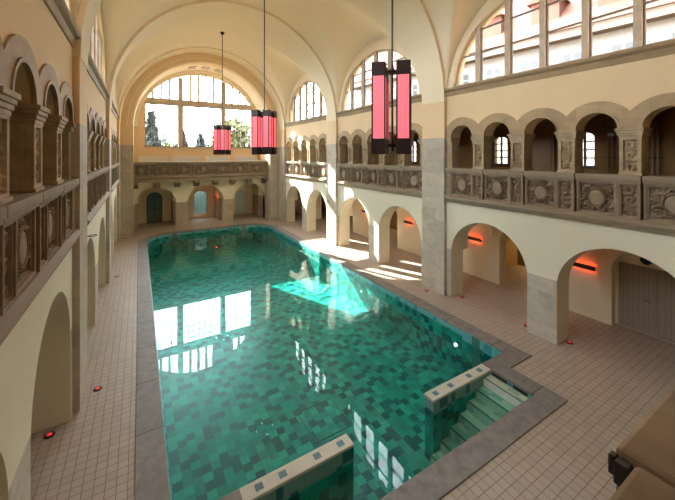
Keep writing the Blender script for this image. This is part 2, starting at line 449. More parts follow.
# gallery floors, back walls and ceilings, lower aisles
def side_rooms(side):
    f = SM(side); fb = lambda y, z, d: f(y, z, d)
    D = 2.95
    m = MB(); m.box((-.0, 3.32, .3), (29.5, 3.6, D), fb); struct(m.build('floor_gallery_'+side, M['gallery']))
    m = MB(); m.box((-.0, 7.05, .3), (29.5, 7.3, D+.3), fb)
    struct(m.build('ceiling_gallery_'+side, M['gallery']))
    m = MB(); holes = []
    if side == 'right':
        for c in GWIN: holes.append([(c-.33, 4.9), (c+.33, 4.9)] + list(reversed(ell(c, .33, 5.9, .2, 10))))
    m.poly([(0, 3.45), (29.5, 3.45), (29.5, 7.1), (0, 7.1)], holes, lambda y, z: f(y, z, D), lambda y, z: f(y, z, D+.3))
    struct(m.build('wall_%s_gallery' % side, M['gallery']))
    # lower aisle back wall with arched passages
    m = MB(); D2 = 2.62
    if side == 'right':
        ops = [(1.3, .65), (3.42, .98), (7.2, .93), (11.65, .80), (15.27, .93), (19.7, .80), (23.3, .93)]
        ops = [(c, h, 1.75, .75) for c, h in ops]
        m.poly(notched(-.0, 29.5, 0, 3.4, ops), [], lambda y, z: f(y, z, D2), lambda y, z: f(y, z, D2+.42))
    else: m.box((0, 0, D2), (29.5, 3.4, D2+.3), fb)
    struct(m.build('wall_%s_aisle' % side, M['inner']))
    # cross vaults of the lower aisle, one per arch
    m = MB()
    def vault(yc, hw):
        def z(y, d):
            dd = abs((d-1.65)/1.0); yy = abs((y-yc)/hw)
            a = 1.72 + 1.42*math.sqrt(max(0, 1-min(1, dd)**2)); b = 1.72 + 1.42*math.sqrt(max(0, 1-min(1, yy)**2))
            return max(a, b)
        m.grid(24, 36, lambda u, v: f(yc-hw+2*hw*v, z(yc-hw+2*hw*v, .62+2.06*u), .62+2.06*u))
    ys = [0.0]
    for yc in BC: ys += [yc-ARC_OFF, yc+ARC_OFF]
    for yc in BC:
        for k in (-1, 1): vault(yc+k*ARC_OFF, 1.82)
    o = m.build('ceiling_aisle_'+side, M['inner'], smooth=True, recalc=False); struct(o)
    # cross ribs between aisle vaults behind the pilasters
    m = MB()
    for a, b in YP: m.box((a-.25, 1.7, .6), (b+.25, 3.35, .9), fb)
    for a, b in YP:
        pr = [(.60, 3.35)] + [(.60, 1.7)] + ell(1.64, 1.0, 1.7, 1.25, 16)[1:-1] + [(2.66, 1.7), (2.66, 3.35)]
        m.poly(pr, [], lambda d, z: f(a-.18, z, d), lambda d, z: f(b+.18, z, d))
    struct(m.build('trim_5', M['inner']))
GWIN = [8.3, 5.28, 13.5, 21.4]
for s in ('right', 'left'): side_rooms(s)

# passage behind the right aisle
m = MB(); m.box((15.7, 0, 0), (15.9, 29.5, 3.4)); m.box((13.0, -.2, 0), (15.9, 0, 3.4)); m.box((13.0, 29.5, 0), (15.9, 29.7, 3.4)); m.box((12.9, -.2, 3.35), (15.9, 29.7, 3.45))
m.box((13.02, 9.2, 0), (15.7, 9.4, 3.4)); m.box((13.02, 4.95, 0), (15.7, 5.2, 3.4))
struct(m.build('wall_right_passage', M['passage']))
m = MB(); m.box((-4.2, -3.2, 0), (16.2, -3.0, 13.4)); struct(m.build('wall_front', M['gallery']))
m = MB(); m.box((-4.15, -3.1, 0), (-3.95, 30.9, 3.4)); struct(m.build('wall_left_outer', M['inner']))

# ------------------------------------------------------------------ vaulted ceiling
def sect(x, R=5.56):
    t = (x-XC)/R; return SPR + R*math.sqrt(max(0, 1-t*t))
def smax(a, b, k=.16):
    h = max(k-abs(a-b), 0)/k; return max(a, b) + h*h*k*.25
def vz(x, y, yc):
    a = sect(x); q = (y-yc)/3.425
    t = 1-min(1, abs(x-XC)/5.56); h = 3.62 + 1.9*math.sin(t*PI/2)
    b = SPR + h*math.sqrt(max(0, 1-q*q))
    return smax(a, b)
m = MB()
for (y0, y1), yc in zip(BAYS, BC):
    def fn(u, v):
        x = XC + 5.62*math.sin((u-.5)*PI); y = yc + 3.425*math.sin((v-.5)*PI)
        return (x, y, vz(x, y, yc))
    m.grid(110, 70, fn)
o = struct(m.build('ceiling', M['vault'], smooth=True, recalc=False))
def ring(m, y0, y1, r0, r1, zc=SPR, n=64, f=None):
    P = [(XC-r0*math.cos(PI*i/n), zc+r0*math.sin(PI*i/n)) for i in range(n+1)]
    Q = [(XC-r1*math.cos(PI*i/n), zc+r1*math.sin(PI*i/n)) for i in range(n+1)]
    V = [[m.b.verts.new((p[0], y, p[1])) for p in L] for y in (y0, y1) for L in (P, Q)]
    a, b, c, d = V
    for i in range(n):
        for L1, L2 in ((a, b), (b, d), (d, c), (c, a)): m.face([L1[i], L1[i+1], L2[i+1], L2[i]])
    m.face([a[0], b[0], d[0], c[0]]); m.face([a[n], b[n], d[n], c[n]])
for a, b in YP:
    m = MB(); ring(m, a, b, 5.44, 5.75)
    struct(m.build('trim_6', M['vault']))

# ------------------------------------------------------------------ end walls with deep arched niche
NX0, NX1, NR = XC-4.73, XC+4.73, 4.73
YE, YA, YW, YB = 25.8, 27.1, 28.5, 29.7
def end_face(ya, yb, name):
    m = MB()
    out = [(XL-.1, 0), (NX0, 0)] + ell(XC, NR, SPR, NR, 48) + [(NX1, 0), (XR+.1, 0), (XR+.1, SPR)] + list(reversed(ell(XC, 5.7, SPR, 5.7, 48))) + [(XL-.1, SPR)]
    m.poly(out, [], lambda x, z: (x, ya, z), lambda x, z: (x, yb, z))
    return struct(m.build(name, M['ochre']))
end_face(YE, YE+.6, 'wall_back'); end_face(-.15, .45, 'wall_front_arch')
for (x0, x1) in ((-1.045, NX0+.012), (NX1-.012, 9.855)):
    m = MB(); m.box((x0, YE-.012, 0), (x1, YE+.62, 5.95)); m.box((min(x0, x1) if x0 > 4 else x1-.4, YE+.02, 0), (x0+.4 if x0 > 4 else x1+.01, YE+1.3, 5.95)) if False else None
    struct(m.build('trim_7', M['stone']))
for s, x0, x1 in (('l', NX0-.5, NX0), ('r', NX1, NX1+.5)):         # niche cheeks
    m = MB(); m.box((x0, YE+.6, 0), (x1, YA, 5.95)); struct(m.build('trim_7', M['stone']))
    m = MB(); m.box((x0, YE+.6, 5.95), (x1, YW+.3, SPR+.02)); m.box((x0, YA, 3.5), (x1, YW+.3, 5.95)); struct(m.build('trim_8', M['ochre']))
m = MB(); ring(m, YE+.5, YW+.4, NR, NR+.3); ring(m, YE-.03, YE+.1, NR+.02, NR+.12); ring(m, YE-.02, YE+.1, NR+.3, NR+.36); struct(m.build('ceiling_niche', M['vault']))
m = MB(); ring(m, YW-.35, YW+.1, NR-.14, NR+.1); ring(m, YW-.18, YW+.1, NR-.24, NR+.1); struct(m.build('trim_9', M['vault']))

# window wall
def circ_arch(hw, zs, top, n=40):
    r = (hw*hw+(top-zs)**2)/(2*(top-zs)); zc = top-r; a = math.asin(hw/r)
    return [(XC + r*math.sin(-a+2*a*i/n), zc + r*math.cos(-a+2*a*i/n)) for i in range(n+1)]
WX0, WX1 = XC-4.02, XC+4.02
m = MB()
low = [(WX0, 5.93), (WX1, 5.93), (WX1, 9.2), (WX0, 9.2)]
arch = circ_arch(3.98, 9.62, 11.74)
m.poly([(NX0-.3, 3.45), (NX1+.3, 3.45), (NX1+.3, SPR)] + list(reversed(ell(XC, NR+.2, SPR, NR+.2, 40))) + [(NX0-.3, SPR)], [low, arch[::-1]],
       lambda x, z: (x, YW, z), lambda x, z: (x, YW+.4, z))
struct(m.build('wall_back_window', M['ochre']))
w = empty('window_1', (0, 0, 0)); w['kind'] = 'structure'
def bx(m, x0, x1, y0, y1, z0, z1): m.box((x0, y0, z0), (x1, y1, z1)); return m
bx(MB(), WX0-.25, WX1+.25, YW-.16, YW+.42, 9.2, 9.62).build('transom', M['mullion'], w)
MU = [XC-1.62, XC+1.62]
for x in MU:
    bx(MB(), x-.16, x+.16, YW-.12, YW+.3, 5.93, 9.2).build('mullion', M['mullion'], w)
    m = MB(); bx(m, x-.17, x+.17, YW-.10, YW+.3, 9.62, 11.35).build('mullion', M['mullion'], w)
def arch_z(x):
    hw, zs, top = 3.98, 9.62, 11.74; r = (hw*hw+(top-zs)**2)/(2*(top-zs)); return top-r+math.sqrt(r*r-(x-XC)**2)
sm = [XC-1.45+2.9*k/5 for k in (1, 2, 3, 4)]
for s in (-1, 1): sm += [XC+s*(1.78+.585*k) for k in (1, 2, 3)]
for x in sm: bx(MB(), x-.075, x+.075, YW+.05, YW+.28, 9.62, arch_z(x)+.04).build('small_mullion', M['mullion'], w)
thirds = [(WX0, MU[0]-.16), (MU[0]+.16, MU[1]-.16), (MU[1]+.16, WX1)]
for a, b in thirds:
    m = MB(); n = round((b-a)/.43)
    for k in range(1, n): bx(m, a+(b-a)*k/n-.02, a+(b-a)*k/n+.02, YW+.17, YW+.21, 5.93, 9.2)
    for k in range(1, 7): bx(m, a, b, YW+.175, YW+.205, 5.93+3.27*k/7-.02, 5.93+3.27*k/7+.02)
    bx(m, a, a+.06, YW+.15, YW+.24, 5.93, 9.2); bx(m, b-.06, b, YW+.15, YW+.24, 5.93, 9.2)
    bx(m, a, b, YW+.15, YW+.24, 5.93, 5.99); bx(m, a, b, YW+.15, YW+.24, 9.14, 9.2)
    m.build('glazing_bars', M['lead'], w)
    bx(MB(), a, b, YW+.187, YW+.193, 5.93, 9.2).build('pane', M['glass'], w)
m = MB(); m.poly(arch, [], lambda x, z: (x, YW+.187, z), lambda x, z: (x, YW+.193, z)); m.build('pane', M['glass'], w)
m = MB(); bx(m, WX0-.1, WX1+.1, YW-.1, YW+.3, 5.84, 5.93); m.build('window_sill', M['mullion'], w)

# end arcade (three arches) with balcony
m = MB(); ac = [(XC-3.38, 1.31, 1.75, 1.24), (XC+.02, 1.31, 1.75, 1.24), (XC+3.42, 1.31, 1.75, 1.24)]
m.poly(notched(NX0, NX1, 0, 3.6, ac), [], lambda x, z: (x, YA, z), lambda x, z: (x, YA+.55, z))
struct(m.build('wall_back_arcade', M['arcade_back']))
m = MB(); bx(m, NX0, NX1, 26.45, YW+.2, 3.42, 3.6); bx(m, XL-3, XR+3, YA+.5, 30.9, 3.3, 3.5); struct(m.build('ceiling_balcony', M['inner']))
DOORC = [XC-3.36, XC+.04, XC+3.40]
m = MB()
hol = [[(DOORC[1]-.53, .32), (DOORC[1]+.53, .32)] + list(reversed(ell(DOORC[1], .53, 1.85, .45, 14)))]
P = notched(XL-3, XR+3, 0, 3.4, [(DOORC[0], .54, 1.85, .5), (DOORC[2], .54, 1.75, .45)])
m.poly(P, hol, lambda x, z: (x, YB, z), lambda x, z: (x, YB+.4, z)); struct(m.build('wall_back_outer', M['inner']))
for x0, x1 in ((XC-2.06-.12, XC-1.26+.12), (XC+1.26-.12, XC+2.06+.12), (NX0-.3, NX0+.28), (NX1-.28, NX1+.3)):
    m = MB(); bx(m, x0, x1, YA+.9, YB, 0, 3.4); struct(m.build('trim_10', M['dado']))
def fake(o): return o
# doors and window of the end arcade
d = empty('door_1', (DOORC[0], YB, 0)); d['kind'] = 'structure'
def arched_leaf(hw, zs, rise, z0=0.0, y0=.12, y1=.18, inset=0.0):
    m = MB(); m.poly([(-hw+inset, z0+inset)] + ell(0, hw-inset, zs, rise-inset, 16) + [(hw-inset, z0+inset)], [], lambda x, z: (x, y0, z), lambda x, z: (x, y1, z)); return m
def arched_frame(hw, zs, rise, z0, t, y0, y1):
    m = MB(); m.poly([(-hw, z0)] + ell(0, hw, zs, rise, 16) + [(hw, z0)], [[(-hw+t, z0+t)] + ell(0, hw-t, zs, rise-t, 16) + [(hw-t, z0+t)]], lambda x, z: (x, y0, z), lambda x, z: (x, y1, z)); return m
arched_frame(.54, 1.85, .5, 0, .07, .08, .2).build('door_frame', M['darkwood'], d)
arched_leaf(.47, 1.85, .43, .07).build('door_glass', M['dark_glass'], d)
m = MB(); bx(m, -.5, .5, .07, .2, 1.0, 1.05); bx(m, -.02, .02, .07, .2, .05, 2.3); m.build('glazing_bars', M['darkwood'], d)
MB().cyl((.1, .04, 1.0), (.1, .04, 1.2), .015).build('door_handle', M['steel'], d)
d = empty('door_2', (DOORC[2], YB, 0)); d['kind'] = 'structure'
arched_frame(.54, 1.75, .45, 0, .06, .08, .2).build('door_frame', M['inner'], d)
arched_leaf(.48, 1.75, .39, .06).build('door_glass', M['frosted'], d)
MB().cyl((-.3, .04, 1.0), (-.3, .04, 1.2), .015).build('door_handle', M['steel'], d)
d = empty('window_2', (DOORC[1], YB, 0)); d['kind'] = 'structure'
arched_frame(.53, 1.85, .45, .32, .05, .08, .2).build('window_frame', M['darkwood'], d)
arched_leaf(.5, 1.85, .42, .35, .13, .14).build('pane', M['glass'], d)
m = MB()
for k in (-1, 0, 1): bx(m, k*.26-.012, k*.26+.012, .1, .16, .34, 2.25)
for k in range(1, 5): bx(m, -.5, .5, .1, .16, .32+.36*k-.012, .32+.36*k+.012)
m.build('glazing_bars', M['darkwood'], d)

for side in ('right', 'left'):                            # ends of the galleries and aisles
    f = SM(side); fb = lambda y, z, d: f(y, z, d)
    for n, (ya, yb) in enumerate(((-.2, 0.0), (29.45, 29.7))):
        m = MB(); m.box((ya, 0, -.1), (yb, 7.3, 5.8 if side == 'right' else 3.25), fb); struct(m.build('wall_%s_end' % side, M['gallery']))
m = MB(); ring(m, -3.1, .3, NR, NR+.3); struct(m.build('ceiling_front', M['vault']))
for x0, x1 in ((NX0-.5, NX0), (NX1, NX1+.5)):
    m = MB(); m.box((x0, -3.1, 0), (x1, -.1, SPR+.1)); struct(m.build('wall_front_cheek', M['gallery']))
m = MB(); m.box((NX0, -3.0, 3.4), (NX1, .1, 3.6)); struct(m.build('floor_balcony', M['inner']))

# ------------------------------------------------------------------ carved reliefs
def spiral(x, z, cx, cz, s, ph, size):
    dx, dz = (x-cx)*s, z-cz; r = math.hypot(dx, dz)
    if r > size: return 0
    a = math.atan2(dz, dx)
    w = .5+.5*math.cos(a + ph - r/size*7.5)
    return w**1.5 * (1-(r/size)**3)
def wide_relief(x, z, w, h, seed=0):
    ex, ez = x/(w*.205), (z+.0)/(h*.25); e = math.hypot(ex, ez)
    b = .0
    if e < 1: b = .050 + .012*math.sqrt(1-e*e)
    elif e < 1.28: b = .062*math.sin((e-1)/.28*PI)**.5 if e > 1 else 0
    else:
        for sx in (-1, 1):
            for cz, cx, sz, ph in ((h*.20, w*.30, .20, 0), (-h*.20, w*.31, .20, 2), (h*.33, w*.10, .13, 1), (-h*.33, w*.11, .14, 3), (0, w*.38, .12, 4), (h*.02, w*.255, .10, 1.5)):
                b = max(b, .058*spiral(x, z, sx*cx, cz, sx, ph+seed, sz))
        n = mnoise.noise(Vector((x*13+seed*5, z*13, seed))); b = max(b, .034*max(0, n)*1.6)
    ed = min(w/2-abs(x), h/2-abs(z))
    if ed < .045: b = .05
    return b - .045
def tall_relief(x, z, w, h, seed=0):
    b = 0
    k = int((z+h/2)/(h/3.0)); 
    for i in range(-1, 4):
        cz = -h/2 + (i+.5)*h/3; s = 1 if i % 2 else -1
        b = max(b, .045*spiral(x, z, s*w*.08, cz, s, seed, h/4.6))
    b = max(b, .035*math.exp(-((x - .05*math.sin(z*9+seed))/.018)**2))
    n = mnoise.noise(Vector((x*16+seed*3, z*16, 2.0+seed))); b = max(b, .03*max(0, n)*1.6)
    ed = min(w/2-abs(x), h/2-abs(z))
    if ed < .03: b = .045
    return b - .035
def relief_bm(w, h, fn, res, seed=0):
    """closed slab in local x (across), z (up); carved face towards -y"""
    m = MB(); nu, nv = max(8, int(w/res)), max(8, int(h/res))
    F = {}
    for i in range(nu+1):
        for j in range(nv+1):
            x, z = -w/2+w*i/nu, -h/2+h*j/nv
            F[i, j] = m.b.verts.new((x, -1.9*fn(x, z, w, h, seed), z))
    for i in range(nu):
        for j in range(nv): m.face([F[i, j], F[i+1, j], F[i+1, j+1], F[i, j+1]])
    rim = [F[i, 0] for i in range(nu+1)] + [F[nu, j] for j in range(1, nv+1)] + [F[i, nv] for i in range(nu-1, -1, -1)] + [F[0, j] for j in range(nv-1, 0, -1)]
    back = [m.b.verts.new((v.co.x, .13, v.co.z)) for v in rim]; n = len(rim)
    for i in range(n): m.face([rim[i], back[i], back[(i+1) % n], rim[(i+1) % n]])
    m.face(back[::-1]); return m

PZ0, PZ1 = 3.78, 4.70
WPW, NPW = PW-.44-.10, .36
proto_wide = [relief_bm(WPW, .80, wide_relief, .0125, s).build('carved_panel', M['carved'], smooth=False) for s in (0, 2)]
proto_nar = [relief_bm(NPW, .80, tall_relief, .014, s).build('carved_pedestal_panel', M['carved']) for s in (0, 1)]
COLW = .42
proto_colrel = [relief_bm(.32, .80, tall_relief, .012, s).build('carved_face', M['carved_light']) for s in (.5, 2.5)]
protos = proto_wide + proto_nar + proto_colrel
def put(proto, parent, M4):
    c = proto.copy(); COL.objects.link(c); c.parent = parent; c.matrix_local = M4; return c

# parapets: built in local axes, x along the rail, y away from the hall (front at y<0), z up from the floor
def parapet(name, L, mods, label, cat, group, loc, rz, flip=1, deep=.34):
    """mods: (start, end, start of the wide panel, has narrow panel) along local x; flip=-1 mirrors them"""
    def iv(p, q): return (p, q) if flip > 0 else (-q, -p)
    r = empty(name, loc, rz); tag(r, label, cat, group)
    m = MB()
    m.box((-L/2, .10, 3.60), (L/2, deep-.06, PZ1)); body = m.build('body', M['carved'], r)
    m = MB()
    pr = [(.1, 3.55), (-.08, 3.55), (-.10, 3.60), (-.15, 3.66), (-.17, 3.70), (-.17, 3.73), (-.12, 3.76), (-.08, 3.79), (.1, 3.79)]
    m.poly(pr, [], lambda y, z: (-L/2, y, z), lambda y, z: (L/2, y, z)); m.build('ledge', M['ledge'], r)
    for i, (a, b, pa, nar) in enumerate(mods):
        m = MB(); x0, x1 = iv(a+.012, b-.012)
        m.box((x0, -.115, PZ1), (x1, deep, 4.82)); m.box((x0, -.09, PZ1-.05), (x1, deep-.05, PZ1))
        bevel(m.build('cap_rail', M['ledge'], r), .012)
        we = b-.47 if nar else b-.02
        sets = [(pa+.02, we-.01, .05, -.045)] + ([(b-.465, b-.03, .045, -.075)] if nar else [])
        for q0, q1, t, y in sets:
            q0, q1 = iv(q0, q1)
            m = MB(); m.poly([(q0, PZ0-.01), (q1, PZ0-.01), (q1, PZ1), (q0, PZ1)], [[(q0+t, PZ0+.05), (q0+t, PZ1-.09), (q1-t, PZ1-.09), (q1-t, PZ0+.05)]], lambda x, z: (x, y, z), lambda x, z: (x, .14, z))
            bevel(m.build('panel_frame', M['carved'], r), .008)
        if pa-a > .1:
            x0, x1 = iv(a, pa); bevel(MB().box((x0, -.05, PZ0-.01), (x1, .14, PZ1)).build('end_block', M['carved'], r), .008)
        ww = we-.01-pa-.02-.06
        put(proto_wide[i % 2], r, Matrix.Translation((flip*(pa+.02+we-.01)/2, 0.0, (PZ0+PZ1)/2-.02)) @ Matrix.Diagonal((ww/WPW, 1, 1, 1)))
        if nar: put(proto_nar[i % 2], r, Matrix.Translation((flip*(b-.2475), -.03, (PZ0+PZ1)/2-.02)))
    return r

BAYN = ['nearest', 'middle', 'farthest']
for side in ('right', 'left'):
    for bi, ((y0, y1), yc) in enumerate(zip(BAYS, BC)):
        a0 = y0
        h = (y1-y0)/2; e = [-h] + [-1.5*PW+.235+PW*k for k in range(4)] + [h]
        mods = [(e[k], e[k+1], e[k]+(.24 if k == 0 else .0), k < 4) for k in range(5)]
        if side == 'right': parapet('gallery_parapet', y1-y0, mods, 'carved stone parapet of the %s bay of the right-hand gallery' % BAYN[bi], 'parapet', 'carved gallery parapets', (XR, yc, 0), -PI/2)
        else: parapet('gallery_parapet', y1-y0, mods, 'carved stone parapet of the %s bay of the left-hand gallery' % BAYN[bi], 'parapet', 'carved gallery parapets', (XL, yc, 0), PI/2, -1)
# end balcony
n = 7; Lb = NX1-NX0
edges = [(-Lb/2 + Lb/n*k, -Lb/2 + Lb/n*(k+1), -Lb/2 + Lb/n*k, True) for k in range(n)]
pb = parapet('gallery_parapet', Lb, edges, 'long carved stone balcony parapet under the big end window', 'parapet', 'carved gallery parapets', (XC, 26.5, 0), 0)
for k in range(8):                                        # corbels carrying the balcony
    x = -Lb/2 + .1 + (Lb-.2)*k/7
    m = MB(); pr = [(0, 3.56), (-.04, 3.24), (.04, 3.18), (.18, 3.14), (.30, 3.02), (.62, 2.92), (.62, 3.56)]
    m.poly(pr, [], lambda y, z: (x-.19, y, z), lambda y, z: (x+.19, y, z)); bevel(m.build('corbel', M['carved'], pb), .012)
m = MB(); m.box((-Lb/2, -.09, 3.38), (Lb/2, .62, 3.56)); m.build('soffit', M['carved'], pb)
# near balcony under the camera: its cap rail fills the lower right corner
pn = empty('balcony_parapet', (0, 0, 0)); tag(pn, 'dark stone parapet top in the lower right corner, closest to the viewer', 'parapet')
m = MB(); m.box((NX0+.03, -.10, 3.60), (.665, .13, PZ1)); m.box((.68, -.10, 3.60), (NX1-.03, .16, PZ1)); m.build('body', M['carved'], pn)
m = MB(); m.box((NX0+.03, -.16, PZ1), (.668, .203, 4.82)); bevel(m.build('cap_rail', M['carved'], pn), .01)
m = MB(); m.box((.672, -.16, PZ1), (NX1-.03, .232, 4.82)); bevel(m.build('cap_rail', M['carved'], pn), .01)

# ------------------------------------------------------------------ gallery columns
def col_proto():
    r = empty('gallery_column'); h = COLW/2
    m = MB(); m.box((-h, .10, 4.82), (h, .46, 5.72)); m.poly([(-h, 4.82), (h, 4.82), (h, 5.72), (-h, 5.72)], [[(-.155, 4.90), (-.155, 5.68), (.155, 5.68), (.155, 4.90)]], lambda x, z: (x, 0, z), lambda x, z: (x, .11, z)); bevel(m.build('shaft', M['carved_light'], r), .012)
    m = MB()
    m.box((-h-.01, -.01, 5.70), (h+.01, .47, 5.76)); m.box((-h-.03, -.03, 5.76), (h+.03, .49, 5.82))
    m.box((-h-.045, -.05, 5.82), (h+.045, .50, 5.88)); m.box((-h-.065, -.075, 5.88), (h+.065, .52, 5.945))
    bevel(m.build('capital', M['carved_light'], r), .01)
    m = MB(); m.box((-h-.02, -.02, 4.82), (h+.02, .48, 4.87)); bevel(m.build('base', M['carved_light'], r), .008)
    return r
cp = col_proto()
first = True
ordn = ['first', 'second', 'third', 'fourth']
for side in ('right', 'left'):
    for bi, yc in enumerate(BC):
        for k in range(4):
            y = yc + PW*(-1.5+k)
            if y < 2.6: continue
            c = cp if first else copy_tree(cp)
            c.location = ((XR-.02) if side == 'right' else (XL+.02), y, 0); c.rotation_euler = (0, 0, -PI/2 if side == 'right' else PI/2)
            for ch in list(c.children):
                if ch.name.startswith('carved_face'): bpy.data.objects.remove(ch)
            put(proto_colrel[(k+bi) % 2], c, Matrix.Translation((0, .022, 5.29)))
            order = 3-k
            tag(c, 'carved square column on the %s bay of the %s-hand gallery, %s from its far end' % (BAYN[bi], side, ordn[order]), 'column', 'carved columns of the galleries', 'thing')
            first = False
# half columns beside the pilasters
m = None
for side in ('right', 'left'):
    f = SM(side); fb = lambda y, z, d: f(y, z, d)
    for (y0, y1) in BAYS:
        m = MB()
        for a, b in ((y0, y0+.235), (y1-.235, y1)):
            m.box((a, 4.8, .02), (b, 5.76, .44), fb); m.box((a, 5.76, -.02), (b+(.05 if a == y0 else 0), 5.86, .46), fb); m.box((a, 5.86, -.06), (b+(.09 if a == y0 else 0), 5.945, .48), fb)
        struct(m.build('trim_11', M['carved_light']))
for p in protos: bpy.data.objects.remove(p)

# ------------------------------------------------------------------ lunette windows on the long sides
def side_window(side, yc, n):
    f = SM(side); fb = lambda y, z, d: f(y, z, d)
    w = empty('window_%d' % n); w['kind'] = 'structure'
    HW, RI, ZS = 3.12, 2.66, 7.79
    def top(o): return ZS + RI*math.sqrt(max(0, 1-(o/HW)**2))
    for k in (-2, -1, 0, 1, 2):
        o = 1.075*k
        MB().box((yc+o-.075, ZS, .07), (yc+o+.075, top(o)+.02, .26), fb).build('mullion', M['mullion'], w)
    m = MB(); m.poly(ell(yc, HW+.02, ZS, RI+.02, 40), [ell(yc, HW-.10, ZS+.09, RI-.18, 40)], lambda y, z: f(y, z, .14), lambda y, z: f(y, z, .26)); m.build('window_frame', M['mullion'], w)
    m = MB()
    for z in (8.86, 9.66):
        h = HW*math.sqrt(1-((z-ZS)/RI)**2) - .06
        m.box((yc-h, z-.025, .17), (yc+h, z+.025, .23), fb)
    for k in range(-3, 3):
        a, b = yc+1.075*k+.075, yc+1.075*(k+1)-.075
        for e in (a, b-.035):
            zt = min(top(e-yc), top(e+.035-yc))-.05
            if zt > ZS+.2: m.box((e, ZS, .16), (e+.035, zt, .24), fb)
    m.build('glazing_bars', M['lead'], w)
    m = MB(); m.poly(ell(yc, HW-.02, ZS, RI-.02, 40), [], lambda y, z: f(y, z, .195), lambda y, z: f(y, z, .201)); m.build('pane', M['glass'], w)
n = 3
for side in ('right', 'left'):
    for yc in BC: side_window(side, yc, n); n += 1
for c in GWIN:                                            # small gallery windows
    f = SM('right'); fb = lambda y, z, d: f(y, z, d)
    w = empty('window_%d' % n); n += 1; w['kind'] = 'structure'
    out = [(c-.33, 4.9)] + ell(c, .33, 5.9, .2, 10) + [(c+.33, 4.9)]
    inn = [(c-.285, 4.945)] + ell(c, .285, 5.9, .155, 10) + [(c+.285, 4.945)]
    m = MB(); m.poly(out, [inn], lambda y, z: f(y, z, 2.98), lambda y, z: f(y, z, 3.1)); m.build('window_frame', M['darkwood'], w)
    m = MB(); m.box((c-.03, 4.93, 3.0), (c+.03, 6.06, 3.06), fb)
    for z in (5.2, 5.48, 5.76): m.box((c-.3, z-.022, 3.0), (c+.3, z+.022, 3.06), fb)
    m.build('glazing_bars', M['darkwood'], w)
    m = MB(); m.poly(inn, [], lambda y, z: f(y, z, 3.03), lambda y, z: f(y, z, 3.035)); m.build('pane', M['glass'], w)
    m = MB(); m.box((c-.4, 4.84, 2.88), (c+.4, 4.9, 3.1), fb); m.build('window_sill', M['darkwood'], w)

# gallery door and pipes seen through the right colonnade
d = empty('door_3', (12.9, 6.72, 3.6)); d['kind'] = 'structure'
m = MB(); m.box((-.06, -.55, 0), (.02, .55, 2.45)); m.build('door_frame', M['brownwood'], d)
m = MB(); m.box((-.09, -.47, .02), (-.03, .47, 2.36)); bevel(m.build('door_leaf', M['brownwood'], d), .01)
MB().cyl((-.13, .36, 1.05), (-.13, .25, 1.05), .014).build('door_handle', M['steel'], d)
for i, (y, lb) in enumerate(((4.45, 'vertical brown pipes on the right gallery wall, left of the nearest carved column'), (3.5, 'vertical brown pipes on the right gallery wall, right of the nearest carved column'))):
    p = empty('pipe_run', (12.8, y, 3.6)); tag(p, lb, 'pipes', 'pipes on the gallery wall')
    for k in (-1, 0, 1): MB().cyl((0, .12*k, 0), (0, .12*k, 3.3), .035).build('pipe', M['brownwood'], p)
    m = MB(); m.box((-.02, -.2, 1.6), (.1, .2, 1.64)); m.build('bracket', M['black'], p)

# ------------------------------------------------------------------ pool
pool = empty('swimming_pool', (XC, 14, POOLZ)); tag(pool, 'long rectangular pool lined with green mosaic tiles and edged in grey stone', 'swimming pool')
def pb(m, name, mat, smooth=False, parent=None):
    o = m.build(name, mat, None, smooth); o.parent = parent or pool; o.matrix_parent_inverse = Matrix.Identity(4)
    if parent is None: o.location = (-XC, -14, -POOLZ)
    return o
m = MB(); m.poly(OUTER, [INNER], lambda x, y: (x, y, .025), lambda x, y: (x, y, -.10)); bevel(pb(m, 'coping', M['coping']), .02)
shell = pool_outline(.30)
m = MB()
m.poly(shell, [], lambda x, y: (x, y, POOLZ), lambda x, y: (x, y, POOLZ-.2))
m.poly(shell, [INNER], lambda x, y: (x, y, -.10), lambda x, y: (x, y, POOLZ-.01)); pb(m, 'basin', M['tile'])
inset = [(x, y) for x, y in INNER]
def shrink(P, d):
    Q = []; n = len(P)
    for i in range(n):
        a, b, c = Vector(P[i-1]), Vector(P[i]), Vector(P[(i+1) % n])
        e1 = (b-a).normalized(); e2 = (c-b).normalized(); n1 = Vector((-e1.y, e1.x)); n2 = Vector((-e2.y, e2.x))
        k = 1+n1.dot(n2); Q.append(tuple(b + (n1+n2)*(d/max(.3, k))))
    return Q
m = MB(); m.poly(INNER, [shrink(INNER, .022)], lambda x, y: (x, y, -.035), lambda x, y: (x, y, -.17)); pb(m, 'rim_tiles', M['rim'])
